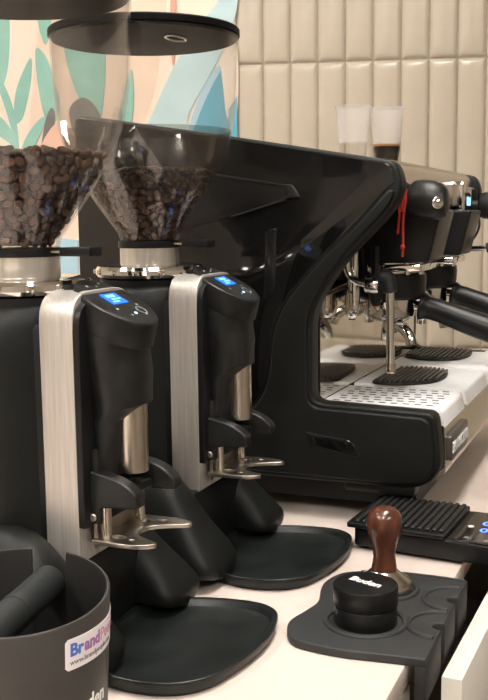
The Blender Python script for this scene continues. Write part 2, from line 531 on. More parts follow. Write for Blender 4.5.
dr = thing('open_drawer', (-0.168, 0.866, -0.028), 'white drawer pulled ajar below the tamping mat', 'drawer', rz=R(-1.6))
obj('drawer_front', box(0, 0.019, 0, 0.62, -0.21, 0, 0.001), 'drawer', dr)
obj('drawer_bottom', box(-0.22, 0, 0.01, 0.61, -0.17, -0.16), 'drawer_in', dr)
obj('drawer_side', box(-0.22, 0, 0.01, 0.022, -0.16, -0.05), 'drawer_in', dr)
obj('drawer_side', box(-0.22, 0, 0.60, 0.612, -0.16, -0.05), 'drawer_in', dr)

# ------------------------------------------------------------------ espresso machine
Y0, Y1 = 1.20, 1.80
XF, XM, XB = -0.237, -0.402, -0.742
em = thing('espresso_machine', (-0.49, 1.5, 0), 'black two-group espresso machine with steel front panel and white drip tray', 'espresso machine', world=True)
side_prof = round_poly([(-0.742, 0.050, .01), (-0.262, 0.050, .03), (-0.236, 0.075, .02), (-0.2445, 0.1475, .012), (-0.404, 0.1525, .016),
                        (-0.404, 0.272, .03), (-0.362, 0.334, .03), (-0.299, 0.396, .03), (-0.287, 0.425, .02), (-0.297, 0.4545, .012),
                        (-0.51, 0.492, 0), (-0.742, 0.531, .02)], .005, 6)
for (a, b) in ((Y0, Y0 + 0.03), (Y1 - 0.03, Y1)):
    obj('side_panel', plate([side_prof], a, b, XZ, 0.004, 3), 'matte_black', em)
# raised matte frame along the opening and the foot of the near side panel
fr = round_poly([(-0.742, 0.058, .005), (-0.262, 0.056, .03), (-0.243, 0.078, .02), (-0.250, 0.142, .014), (-0.408, 0.147, .018),
                 (-0.4095, 0.272, .03), (-0.367, 0.336, .03), (-0.304, 0.40, .02), (-0.296, 0.418, .01), (-0.303, 0.421, .005),
                 (-0.345, 0.375, .02), (-0.40, 0.325, .04), (-0.452, 0.262, .04), (-0.462, 0.165, .03), (-0.50, 0.125, .02), (-0.742, 0.118, .005)], .005, 6)
obj('side_frame', plate([fr], Y0 - 0.006, Y0 + 0.004, XZ, 0.003, 3), 'matte_black', em)
gl = round_poly([(-0.742, 0.122, .004), (-0.502, 0.129, .02), (-0.466, 0.168, .03), (-0.456, 0.264, .04), (-0.403, 0.329, .04), (-0.348, 0.379, .02), (-0.305, 0.424, .01),
                 (-0.297, 0.428, .004), (-0.301, 0.4505, .010), (-0.51, 0.488, 0), (-0.742, 0.527, .01)], .004, 6)
obj('gloss_panel', plate([gl], Y0 - 0.0015, Y0 + 0.004, XZ, 0.001, 2), 'gloss_black', em)
# long hand recess in the foot
slot = round_poly([(-0.412, 0.117, .004), (-0.398, 0.113, .004), (-0.348, 0.108, .01), (-0.335, 0.086, .008), (-0.385, 0.094, .012), (-0.402, 0.100, .006)], .004)
sl = obj('grip_recess', plate([slot], Y0 - 0.0075, Y0 - 0.004, XZ, 0.0012), 'gloss_black', em)
obj('recess_tab', plate([round_poly([(-0.410, 0.115), (-0.401, 0.112), (-0.395, 0.101), (-0.402, 0.100)], .002)], Y0 - 0.0085, Y0 - 0.006, XZ, 0.0006), 'satin_black', sl)
# arrow-shaped recess in the upper side with a small grey tab
P = lambda x, y: (lambda q: (q.x, q.z))(on_y(x, y, Y0))
Y0 -= 0.0015
ar = [P(150, 166), P(236, 178), P(291, 187), P(295, 197), P(232, 216), P(150, 240)]
up = obj('side_recess', plate([round_poly(ar, .006)], Y0 - 0.0015, Y0 + 0.002, XZ, 0.001), 'panel_black', em)
obj('recess_rim', tube([Vector((*[P(232, 217)[0]], Y0 - .0015, P(232, 217)[1])), Vector((P(286, 200)[0], Y0 - .0015, P(286, 200)[1]))], 0.0016, 8), 'satin_black', up)
obj('recess_rim', tube([Vector((P(205, 173)[0], Y0 - .0015, P(205, 173)[1])), Vector((P(288, 186)[0], Y0 - .0015, P(288, 186)[1]))], 0.0014, 8), 'satin_black', up)
obj('recess_tab', plate([round_poly([P(287, 184), P(293, 185), P(300, 197), P(290, 198)], .002)], Y0 - 0.005, Y0, XZ, 0.001), 'worn_black', up)
# vertical seam plate of the side
obj('seam_strip', plate([round_poly([P(266, 232), P(277, 228), P(275, 290), P(264, 300)], .002)], Y0 - 0.001, Y0 + .002, XZ, 0.0005), 'panel_black', em)
Y0 += 0.0015
# body between the panels
bodyp = [Vector(p) for p in [(-0.738, 0.06), (-0.406, 0.06), (-0.406, 0.345), (-0.352, 0.362), (-0.33, 0.395), (-0.33, 0.445), (-0.738, 0.452)]]
obj('body', plate([bodyp], Y0 + 0.028, Y1 - 0.028, XZ, 0.0), 'panel_black', em)
obj('backsplash', box(-0.406, XM, Y0 + 0.03, Y1 - 0.03, 0.150, 0.362), 'mirror_steel', em)
headp = round_poly([(-0.402, 0.398, 0), (-0.312, 0.398, .004), (-0.3015, 0.402, .004), (-0.302, 0.449, .006), (-0.312, 0.456, .006), (-0.402, 0.456, 0)], .004)
obj('front_panel', plate([headp], Y0 + 0.03, Y1 - 0.03, XZ, 0.0), 'front_steel', em)
obj('cup_shelf', box(-0.735, -0.31, Y0 + 0.03, Y1 - 0.03, 0.450, 0.4575), 'front_steel', em)
# drip tray
obj('tray_basin', box(XM, -0.246, Y0 + 0.03, Y1 - 0.004, 0.09, 0.1425), 'front_steel', em)
films = [(Y0 + 0.032, 1.366), (1.388, 1.57), (1.578, Y1 - 0.005)]
for a, b in films:
    fp = round_poly([(XM, 0.143, 0), (XM, 0.1485, 0), (-0.252, 0.1485, .004), (-0.243, 0.1445, .004), (-0.2385, 0.125, 0), (-0.243, 0.125, 0), (-0.247, 0.14, 0)], .002, 4)
    obj('tray_plate', plate([fp], a, b, XZ, 0.0004, 1), 'white_film', em)
# slots of the near tray plate
ms = []
for i in range(9):
    for k in range(7):
        x = XM + 0.012 + i * 0.0155 + (k % 2) * 0.004; y = Y0 + 0.046 + k * 0.0175
        ms.append(box(x, x + 0.0085, y, y + 0.0042, 0.1480, 0.14885))
s_ = obj('tray_slots', join(*ms), 'grid', em); s_['kind'] = 'stuff'
# ribbed oval cup grids
for q in ([(369, 384), (388, 374), (402, 369.5), (425, 370), (449, 372.5), (446, 379), (432, 384), (400, 386)],
          [(402, 357), (415, 352), (430, 350), (452, 350.5), (473, 352), (470, 357), (455, 361), (425, 361)]):
    pts = [on_z(*p, 0.149) for p in q]
    out = round_poly([(p.x, p.y, .02) for p in pts], .02, 5)
    gr = obj('cup_grid', plate([out], 0.1487, 0.1520, XY, 0.001), 'grid', em)
    xs = [p.x for p in out]; ys = [p.y for p in out]
    bars = []
    n = 13
    for i in range(1, n):
        y = min(xs) + (max(xs) - min(xs)) * i / n
        cr = []
        for j in range(len(out)):
            A, B = out[j - 1], out[j]
            if (A.x - y) * (B.x - y) < 0: cr.append(A.y + (B.y - A.y) * (y - A.x) / (B.x - A.x))
        if len(cr) >= 2 and max(cr) - min(cr) > .012:
            bars.append(box(y - .0019, y + .0019, min(cr) + .003, max(cr) - .003, 0.1515, 0.1560, 0.0008, 1))
    obj('grid_ribs', join(*bars), 'rib_grey', gr)
# lower front, badge, base, feet
lowp = round_poly([(-0.30, 0.05, 0), (-0.262, 0.05, .02), (-0.2365, 0.062, .012), (-0.2395, 0.127, .003), (-0.30, 0.127, 0)], .003, 5)
obj('lower_front', plate([lowp], Y0 + 0.03, Y1 - 0.002, XZ, 0.0), 'front_steel', em)
bd = obj('name_badge', plate([round_poly([(1.246, 0.078), (1.362, 0.078), (1.362, 0.112), (1.246, 0.112)], .006)], -0.2395, -0.2325, YZ, 0.0015), 'badge', em)
tm = text_mesh('RANCILIO', 0.0205, 0.0006, 0.0006)
tm.transform(frame_mat(Vector((-0.2325, 1.268, 0.087)), (0, 1, 0), (0, 0, 1)))
obj('badge_lettering', tm, 'white_print', bd)
ic = [tube([(-0.2322, 1.252 + a, 0.088 + b), (-0.2322, 1.262 + c, 0.088 + d)], 0.0014, 6) for a, b, c, d in ((0, 0, 0, .014), (0, .014, 0, 0), (0, .007, 0, .007))]
obj('badge_emblem', join(*ic), 'white_print', bd)
obj('base', box(-0.715, -0.275, Y0 + 0.035, Y1 - 0.03, 0.018, 0.055), 'matte_black', em)
for x in (-0.69, -0.31):
    for y in (Y0 + 0.07, Y1 - 0.07):
        obj('foot', lathe([(0, 0), (0.018, 0), (0.02, 0.004), (0.016, 0.02), (0, 0.02)], 20, (x, y, 0)), 'rubber', em)
obj('underside_rail', box(-0.36, -0.27, Y0 + .002, Y0 + .028, 0.0405, 0.053, .002), 'satin_black', em)
# emblem on the front
em_parts = [box(-0.3022, -0.3006, y, y + .003, 0.4325, 0.4425) for y in (1.240, 1.247, 1.2535, 1.260)] + [box(-0.3022, -0.3006, 1.238, 1.265, 0.4300, 0.4325)]
obj('front_emblem', join(*em_parts), 'panel_black', em)
# groups
for gi, gy in enumerate((1.375, 1.605)):
    cov = [(-0.362, 0.394), (-0.266, 0.396), (-0.283, 0.326), (-0.362, 0.324)]
    w = 0.047
    obj('flange_bar', box(-0.366, -0.292, gy - 0.050, gy + 0.050, .3135, .3235, .002), 'chrome', em)
    gc = obj('group_cover', plate([round_poly([(x, z, .006) for x, z in cov], .006)], gy - w, gy + w, XZ, 0.003), 'satin_black', em)
    obj('group_bracket', box(-0.402, -0.335, gy - 0.042, gy + 0.042, 0.30, 0.36, .003), 'panel_black', em)
    obj('group_flange', lathe([(0, .311), (.046, .311), (.047, .314), (.047, .319), (.044, .321), (.044, .325), (0, .325)], 40, (-0.345, gy, 0)), 'chrome', em)
    obj('group_bell', lathe([(0, .274), (.044, .274), (.0475, .278), (.049, .300), (.048, .309), (0, .309)], 40, (-0.345, gy, 0)), 'satin_black', em)
    obj('group_screw', lathe([(0, 0), (.005, 0), (.005, .018), (.003, .02), (0, .02)], 14, (-0.315, gy - 0.034, 0.309)), 'chrome', em)
    obj('group_screw', lathe([(0, 0), (.005, 0), (.005, .018), (.003, .02), (0, .02)], 14, (-0.300, gy - 0.018, 0.309)), 'chrome', em)
# steam lever with badge, near side
kn_c = Vector((-0.302, 1.290, 0.410))
def ell_ring(c, ry, rz, n=20):
    return [Vector((c[0], c[1] + ry * math.cos(2 * math.pi * k / n), c[2] + rz * math.sin(2 * math.pi * k / n))) for k in range(n)]
prof = [(-0.305, .010, .014, 0), (-0.302, .016, .019, 0), (-0.296, .020, .0235, .001), (-0.288, .022, .025, .001), (-0.280, .023, .0255, .000), (-0.270, .023, .025, -.001), (-0.260, .021, .023, -.003), (-0.254, .017, .018, -.004), (-0.252, .010, .011, -.004)]
lv = obj('steam_lever', loft([ell_ring((x, 1.300, 0.409 + dz), ry, rz) for x, ry, rz, dz in prof]), 'worn_black', em)
obj('lever_badge', lathe([(0, 0), (.0075, 0), (.0075, .002), (.006, .003), (0, .003)], 20, (-0.2620, 1.2795, 0.404), axis=(0.45, -0.9, 0.1)), 'chrome', lv)
obj('lever_stem', lathe([(0, 0), (.008, 0), (.008, .03), (0, .03)], 16, (-0.318, 1.300, 0.409), axis=(1, 0, 0)), 'satin_black', lv)
obj('lever_pin', lathe([(0, 0), (.009, 0), (.009, .05), (0, .05)], 16, (-0.309, 1.236, 0.409), axis=(0, 1, 0)), 'satin_black', lv)
# display module on the far half of the front
dm = obj('display_module', plate([round_poly([(1.620, 0.386, .01), (1.752, 0.386, .01), (1.752, 0.436, .01), (1.620, 0.436, .01)], .01)], -0.306, -0.294, YZ, 0.004, 3), 'gloss_black', em)
obj('chrome_bezel', plate([round_poly([(1.590, 0.380, .008), (1.606, 0.380, .008), (1.606, 0.442, .008), (1.590, 0.442, .008)], .008)], -0.306, -0.284, YZ, 0.003), 'chrome', dm)
tm = text_mesh('88:8', 0.021, 0.0003, 0.0)
tm.transform(frame_mat(Vector((-0.2937, 1.672, 0.4035)), (0, 1, 0), (0, 0, 1)))
obj('display_digits', tm, 'clock_digit', dm)
# far steam knob
fk = obj('steam_knob', lathe([(0, 0), (.010, 0), (.010, .012), (.021, .016), (.023, .022), (.023, .058), (.020, .062), (0, .063)], 28, (-0.303, 1.772, 0.404), axis=(1, 0, 0)), 'worn_black', em)
# steam wand on the near side: bent chrome pipe, black joint, straight wand
wp = [on_y(*p, 1.275) for p in ((348, 246), (346, 262), (350, 276), (362, 283), (378, 283))]
sw = obj('steam_pipe', tube(smooth_path([Vector((wp[0].x, 1.30, 0.37))] + wp, 6), 0.0050, 14), 'chrome', em)
jp = on_y(381, 280, 1.275)
obj('pipe_nut', lathe([(0, 0), (.0105, 0), (.0115, .002), (.0115, .016), (.0105, .018), (0, .018)], 18, on_y(366, 284, 1.275), axis=(1, 0, -.06)), 'chrome', sw)
wt_, wb = on_y(390, 290, 1.275), on_y(390.5, 371, 1.275)
jn = obj('wand_joint', tube(smooth_path([on_y(376, 282, 1.275), on_y(382, 277, 1.275), on_y(388, 280, 1.275), on_y(390, 293, 1.275)], 6), [.0085] * 6 + [.0105] * 6 + [.0095] * 6 + [.0075], 16), 'rubber', em)
wd = obj('steam_wand', tube([wt_, wt_.lerp(wb, .5), wb], 0.0056, 16), 'chrome', em)
obj('wand_tip', tube([wb.lerp(wt_, .09), wb.lerp(wt_, -.01), wb.lerp(wt_, -.03)], [0.0068, 0.0068, 0.004], 16), 'tube_steel', wd)
# hot-water spout and nozzles under the head
for (x, y, z0, L, r, m, tp) in ((-0.372, 1.285, 0.262, 0.10, .0075, 'chrome', 'rubber'), (-0.385, 1.318, 0.250, 0.11, .0095, 'chrome', 'rubber'), (-0.352, 1.318, 0.268, 0.08, .009, 'satin_black', 'amber')):
    nz = obj('nozzle', lathe([(0, z0), (r * .55, z0), (r * .8, z0 + .004), (r, z0 + .012), (r, z0 + .03), (r * .7, z0 + .045), (r * .7, z0 + L), (0, z0 + L)], 16, (x, y, 0)), m, em)
    obj('nozzle_tip', lathe([(0, -.001), (r * .5, -.001), (r * .5, .006), (0, .006)], 12, (x, y, z0 - 0.001)), tp, nz)
obj('support_rail', tube([(-0.398, Y0 + .03, 0.287), (-0.392, 1.46, 0.30)], 0.0022, 8), 'panel_black', em)
# far steam wand
fw = obj('steam_wand', tube(smooth_path([(-0.31, 1.745, 0.365), (-0.31, 1.745, 0.34), (-0.300, 1.745, 0.331), (-0.27, 1.745, 0.332)], 6), 0.005, 12), 'chrome', em)
obj('wand_joint', tube(smooth_path([(-0.272, 1.745, 0.332), (-0.255, 1.745, 0.334), (-0.242, 1.745, 0.326), (-0.238, 1.745, 0.305)], 6), 0.0085, 14), 'rubber', fw)
obj('wand_pipe', tube([(-0.238, 1.745, 0.308), (-0.234, 1.745, 0.20)], 0.005, 12), 'chrome', fw)
obj('cable', tube(smooth_path([(-0.292, 1.76, 0.395), (-0.288, 1.765, 0.37), (-0.30, 1.768, 0.345), (-0.325, 1.765, 0.33)], 6), 0.002, 8), 'rubber', em)

# portafilters locked in the groups
def portafilter(gy, label):
    t = thing('portafilter', (-0.345, gy, 0.205), label, 'portafilter', 'portafilters locked into the groups', world=True)
    obj('basket_body', lathe([(0, .243), (.022, .243), (.033, .250), (.035, .262), (.035, .274), (0, .274)], 36, (-0.345, gy, 0)), 'chrome', t)
    obj('ear', box(-0.351, -0.339, gy - 0.046, gy + 0.046, .262, .272, .001), 'chrome', t)
    obj('neck', tube([(-0.315, gy, .264), (-0.296, gy, .262)], [.0075, .007], 14), 'chrome', t)
    hp = [Vector(p) for p in [(-0.304, gy, .2645), (-0.300, gy, .2635), (-0.294, gy, .262), (-0.280, gy, .2585), (-0.255, gy, .250), (-0.22, gy, .238), (-0.19, gy, .229), (-0.165, gy, .224), (-0.158, gy, .223)]]
    obj('handle', tube(smooth_path(hp, 4), [.010 + .0] + [v for v in np.interp(np.linspace(0, 1, 32), [0, .06, .14, .24, .4, .6, .8, .95, 1], [.0165, .0190, .0190, .0160, .0155, .0180, .0190, .0170, .009])], 20), 'satin_black', t)
    sp = obj('spout', tube(smooth_path([(-0.345, gy - .001, .245), (-0.345, gy, .232), (-0.327, gy - .014, .236), (-0.313, gy - .024, .224), (-0.309, gy - .027, .212)], 5), [.009] * 6 + [.008] * 15, 14), 'chrome', t)
    obj('spout', tube(smooth_path([(-0.345, gy + .001, .243), (-0.352, gy + .014, .236), (-0.357, gy + .024, .224), (-0.358, gy + .027, .212)], 5), .008, 14), 'chrome', t)
portafilter(1.375, 'chrome portafilter with black handle in the group beside the steam lever')
portafilter(1.605, 'chrome portafilter with black handle in the group below the lit display')

# red string on the steam lever
st = thing('red_string', (-0.298, 1.262, 0.36), 'red string knotted on the stem of the black steam lever', 'string', world=True)
def sp_(x, y): return on_x(x, y, -0.297)
obj('loop', tube([Vector((-0.309 + .0105 * math.cos(k * math.pi / 10), 1.262, 0.409 + .0115 * math.sin(k * math.pi / 10))) for k in range(20)] + [Vector((-0.2985, 1.262, 0.409))], 0.0022, 8), 'red_string', st)
for q in (((403, 189), (400, 205), (399, 218), (397.5, 234)), ((406, 189), (405, 205), (403, 222), (403, 242), (402.5, 257)), ((404.5, 190), (403, 200), (402, 212))):
    obj('strand', tube(smooth_path([on_y(*p, 1.252) for p in q], 5), 0.0017, 8), 'red_string', st)
obj('knot', lathe([(0, -.004), (.003, -.002), (.0036, 0), (.003, .002), (0, .004)], 10, on_y(402.6, 247, 1.252)), 'red_string', st)

# plastic cups on the machine
def cup(px, py, Y, label, coffee):
    z0 = 0.4578
    p = on_y(px, py, Y); x, y = p.x, p.y
    t = thing('plastic_cup', (x, y, z0), label, 'cup', 'plastic cups on the machine')
    r0, r1, h = 0.0165, 0.0238, 0.079
    zc = .032; rc = r0 + .001 + (r1 - r0 - .001) * (zc - .002) / (h - .002)
    obj('cup_foot', lathe([(0, 0), (r0, 0), (r0 + .001, .002), (rc, zc), (rc - .0008, zc), (r0, .0025), (0, .0012)], 40), 'hopper', t)
    obj('cup_wall', lathe([(rc, zc), (r1, h), (r1 + .0012, h + .0004), (r1 + .0012, h + .0016), (r1 - .0006, h + .0016), (rc - .0008, zc), (rc, zc)], 40), 'cup', t)
    if coffee:
        hh = 0.030
        rr = r0 - .0002 + (r1 - r0) * hh / h
        obj('coffee', lathe([(0, .003), (r0 - .001, .003), (rr, hh - .003), (0, hh - .003)], 36), 'coffee', t)
        obj('crema', lathe([(0, hh - .003), (rr, hh - .003), (rr + .0003, hh), (0, hh)], 36), 'crema', t)
cup(353, 150, 1.36, 'empty clear plastic cup on the espresso machine', False)
cup(386.5, 150, 1.40, 'clear plastic cup with dark coffee in the bottom on the espresso machine', True)

# ------------------------------------------------------------------ grinders
def rect_ring(x0, x1, w, z): return None

def make_grinder():
    t = thing('coffee_grinder', (0, 0, 0), 'black coffee grinder', 'grinder', 'coffee grinders on the worktop')
    # barrel body
    bp = [(.078, .010, -.02), (.083, .014, -.02), (.082, .06, -.02), (.080, .12, -.02), (.0795, .268, -.02), (.078, .284, -.018), (.073, .298, -.012), (.065, .309, -.005), (.0585, .3140, 0), (.0575, .3145, 0), (.0575, .321, 0), (.055, .3225, 0)]
    obj('body', loft([[(c + r * math.cos(2 * math.pi * k / 64), r * math.sin(2 * math.pi * k / 64), z) for k in range(64)] for r, z, c in bp]), 'matte_black', t)
    obj('column', box(0, .052, -.050, .050, .03, .300, .006), 'matte_black', t)
    # brushed arch
    arch = round_poly([(-.052, .088, 0), (.052, .088, 0), (.052, .327, .028), (-.052, .327, .028)], .02, 8)
    obj('metal_arch', plate([arch], .049, .083, YZ, 0.0012), 'brushed', t)
    cov_ = round_poly([(-.0515, .120, .002), (.0515, .120, .002), (.0515, .320, .026), (-.0515, .320, .026)], .02, 8)
    obj('front_cover', plate([cov_], .081, .089, YZ, 0.001), 'satin_black', t)
    obj('base_block', plate([round_poly([(-.05, -.07, .02), (.082, -.075, .015), (.082, .075, .015), (-.05, .07, .02)], .01)], .012, .0895, XY, .004), 'matte_black', t)
    # splayed feet of the base
    for s in (-1, 1):
        rings = []
        st_ = [(-.075, .020, .060, .055), (-.05, .030, .100, .066), (-.01, .036, .122, .074), (.03, .037, .125, .080), (.052, .037, .122, .083), (.066, .037, .114, .085), (.078, .0375, .101, .086), (.089, .039, .085, .087), (.099, .041, .071, .088), (.109, .042, .058, .088), (.118, .041, .046, .088), (.125, .037, .036, .088), (.129, .029, .029, .088), (.1305, .016, .024, .088)]
        if s > 0:
            st_ = [(x * .96 if x > 0 else x, w * .9, .021 + (h - .021) * .78, c - .008) for x, w, h, c in st_]
        for (x, w, h, c) in st_:
            ring = []
            for k in range(24):
                a = 2 * math.pi * k / 24
                cc, ss = math.cos(a), math.sin(a)
                yy = math.copysign(abs(cc) ** .8, cc) * w
                zz = .021 + math.copysign(abs(ss) ** .85, ss) * ((h - .021) if ss > 0 else .011)
                ring.append((x, s * c + yy, zz))
            rings.append(ring)
        ft = obj('splayed_foot', loft(rings), 'matte_black', t)
        obj('rubber_pad', lathe([(0, 0), (.013, 0), (.014, .003), (.013, .012), (0, .012)], 20, (.085, s * .086, 0)), 'rubber', ft)
    obj('base_plate', plate([round_poly([(-.08, -.085), (.045, -.09), (.045, .09), (-.08, .085)], .03)], .006, .03, XY, .002), 'matte_black', t)
    # collar under the hopper
    rg = [(0, .3225), (.054, .3225), (.060, .3235), (.0625, .327), (.0625, .332), (.060, .3355), (.055, .337), (0, .337)]
    cr = obj('collar_ring', lathe(rg, 64), 'chrome', t)
    for k in range(14):
        a = 2 * math.pi * k / 14
        obj('ring_grip', lathe([(0, 0), (.0042, .0005), (.0048, .003), (.0042, .0055), (0, .006)], 14, (.0605 * math.cos(a), .0605 * math.sin(a), .3265), None), 'chrome', cr)
    obj('collar', lathe([(0, .337), (.0335, .337), (.0340, .338), (.0340, .356), (0, .356)], 48), 'collar_steel', t)
    obj('hopper_seat', lathe([(0, .356), (.0355, .356), (.0360, .358), (.0355, .364), (.030, .364), (0, .3645)], 48), 'satin_black', t)
    gt = obj('gate_slide', box(.030, .052, -.008, .008, .3595, .3615), 'tube_steel', t)
    obj('gate_grip', box(.046, .078, -.011, .011, .3565, .3645, .0012), 'satin_black', gt)
    # hopper
    po = [(.034, .3645), (.0355, .372), (.047, .388), (.060, .407), (.071, .424), (.0815, .442), (.0895, .458), (.0950, .474), (.0995, .494), (.1030, .518), (.1045, .546), (.1055, .575), (.1058, .589)]
    pi_ = [(r - .002, z) for r, z in reversed(po)]
    bm = bmesh.new(); bm.from_mesh(lathe(po + pi_ + [(po[0])], 72)); 
    hp = obj('hopper', finish(bm, 60), 'hopper', t)
    ld = obj('hopper_lid', lathe([(0, .5865), (.1035, .5865), (.1035, .5900), (.1068, .5900), (.1072, .5905), (.1072, .5965), (.1060, .5980), (0, .5990)], 72), 'lid_black', t)
    obj('lid_grip', plate([circle(.045, -.012, .010, 24, .020), circle(.045, -.012, .0075, 24, .0165)], .5835, .5868, XY, .0008), 'chrome', ld)
    # dosing head with its tilted control disc
    tl = R(28)
    N = Vector((math.sin(tl), 0, math.cos(tl))); E = Vector((math.cos(tl), 0, -math.sin(tl)))
    S = Vector((math.sin(R(13)), 0, math.cos(R(13))))
    D = Vector((.0975, 0, .3165))
    def disc_ring(off, rx, ry, n=32):
        return [D + S * off + E * (rx * math.cos(2 * math.pi * k / n)) + Vector((0, ry * math.sin(2 * math.pi * k / n), 0)) for k in range(n)]
    def flat_ring(x0, x1, ry, z, tilt=0.0, n=32):
        c, rx = (x0 + x1) / 2, (x1 - x0) / 2
        return [Vector((c + rx * math.cos(2 * math.pi * k / n), ry * math.sin(2 * math.pi * k / n), z - tilt * rx * math.cos(2 * math.pi * k / n))) for k in range(n)]
    head = [flat_ring(.080, .094, .020, .146), flat_ring(.080, .098, .026, .150), flat_ring(.080, .105, .031, .185), flat_ring(.079, .110, .033, .212),
            flat_ring(.078, .1255, .034, .2205, -.25), flat_ring(.077, .1255, .0345, .232, -.1), flat_ring(.073, .1258, .036, .247, .15), flat_ring(.066, .1268, .037, .264, .4), disc_ring(-.0275, .0375, .0375), disc_ring(-.0245, .0378, .0378)]
    obj('head', loft(head), 'worn_black', t)
    cp = obj('control_cap', loft([disc_ring(-.0245, .0395, .0385), disc_ring(-.0235, .0402, .0390), disc_ring(-.003, .0412, .0395), disc_ring(-.001, .0408, .0392), disc_ring(0, .0395, .0380)]), 'worn_black', t)
    def on_disc(me, off=.0004):
        m = frame_mat(D + N * off, E, (0, 1, 0)); me.transform(m); return me
    sc_ = plate([round_poly([(-.012, -.013), (.005, -.013), (.005, .013), (-.012, .013)], .001)], 0, .0006, XY)
    # screen lettering reads for someone standing in front: up is towards the column
    obj('screen', on_disc(sc_), 'screen', cp)
    for (a, b, c, d) in ((-.0095, -.0055, -.008, .006), (-.0035, -.0015, -.006, .009), (.0005, .0025, -.009, .002)):
        obj('screen_line', on_disc(box(a, b, c, d, .0006, .0009)), 'screen_txt', cp)
    for (x, y, r) in ((-.028, -.010, .0016), (-.026, .004, .0012), (-.030, .013, .0012), (.012, -.018, .0016), (.024, -.010, .0013), (.026, .012, .0014), (.010, .020, .0015)):
        obj('button_mark', on_disc(lathe([(0, 0), (r, 0), (r, .0003), (0, .0003)], 10, (x, y, 0))), 'grey_print', cp)
    obj('button_mark', on_disc(plate([circle(.019, .014, .006, 24), circle(.019, .014, .0051, 24)], 0, .0003, XY)), 'grey_print', cp)
    obj('led', on_disc(lathe([(0, 0), (.0016, 0), (.0016, .0005), (0, .0005)], 12, (.022, -.001, 0))), 'led', cp)
    # spout tube
    obj('dosing_tube', lathe([(.0115, .163), (.0145, .163), (.0145, .232), (0, .232), (0, .228), (.0115, .228), (.0115, .163)], 32, (.1095, 0, 0)), 'tube_steel', t)
    # holder bracket with two arms
    bk = obj('holder_bracket', box(.083, .094, -.036, .036, .120, .188, .002), 'worn_black', t)
    armp = round_poly([(.080, .172, .002), (.090, .169, .008), (.110, .165, .01), (.126, .158, .006), (.134, .151, .003), (.1345, .139, .002), (.100, .137, .004), (.096, .134, .003), (.095, .122, .002), (.080, .120, .001)], .004, 5)
    arm2 = round_poly([(.086, .166, .002), (.110, .167, .01), (.128, .160, .006), (.1385, .151, .003), (.139, .141, .002), (.100, .139, .004), (.086, .139, .002)], .004, 5)
    obj('holder_arm', plate([armp], -.040, -.024, XZ, .002), 'worn_black', bk)
    obj('holder_arm', plate([arm2], .024, .040, XZ, .002), 'worn_black', bk)
    obj('arm_web', plate([round_poly([(.09, -.030), (.118, -.030), (.112, -.012), (.112, .012), (.118, .030), (.09, .030)], .008)], .141, .150, XY, .002), 'worn_black', bk)
    for (x, y, z, ax) in ((.0905, -.0405, .128, (0, -1, 0)), (.0945, -.022, .176, (1, 0, 0)), (.0945, .016, .178, (1, 0, 0))):
        obj('screw', lathe([(0, 0), (.0036, 0), (.0036, .001), (.0028, .0018), (.0012, .0018), (.001, .0008), (0, .0008)], 14, (x, y, z), axis=ax), 'brass', bk)
    # steel mount, posts and two-pronged fork
    mp_ = obj('fork_mount', box(.088, .0915, -.036, .040, .098, .138, .0006), 'fork_steel', t)
    obj('screw', lathe([(0, 0), (.0036, 0), (.0036, .001), (.0028, .0018), (0, .0018)], 14, (.0915, .000, .128), axis=(1, 0, 0)), 'brass', mp_)
    for y in (-.031, .031):
        obj('post', lathe([(0, .107), (.0048, .107), (.0048, .140), (0, .140)], 16, (.0985, y, 0)), 'tube_steel', mp_)
    fk_ = round_poly([(.088, -.042, .003), (.120, -.044, .01), (.136, -.042, .008), (.148, -.034, .006), (.147, -.028, .006), (.132, -.022, .01), (.118, -.012, .014), (.116, 0, .012), (.118, .012, .014), (.134, .022, .01), (.150, .029, .006), (.152, .036, .006), (.138, .043, .01), (.120, .044, .01), (.088, .042, .003)], .006, 5)
    obj('portafilter_fork', plate([fk_, circle(.108, -.026, .007, 20, .005), circle(.108, .026, .007, 20, .005), circle(.124, -.031, .004, 16, .003), circle(.124, .031, .004, 16, .003)], .104, .108, XY, .0006), 'fork_steel', t)
    return t, po

g0, hop_prof = make_grinder()
GX = -0.543
g0.location = (GX, 0.78, 0)
g0['label'] = 'black coffee grinder with full bean hopper behind the knock box'
g1 = copy_tree(g0)
ORG[g1.name] = Vector((0, 0, 0))
g1.location = (GX, 1.03, 0)
g1['label'] = 'black coffee grinder with half-full bean hopper beside the espresso machine'

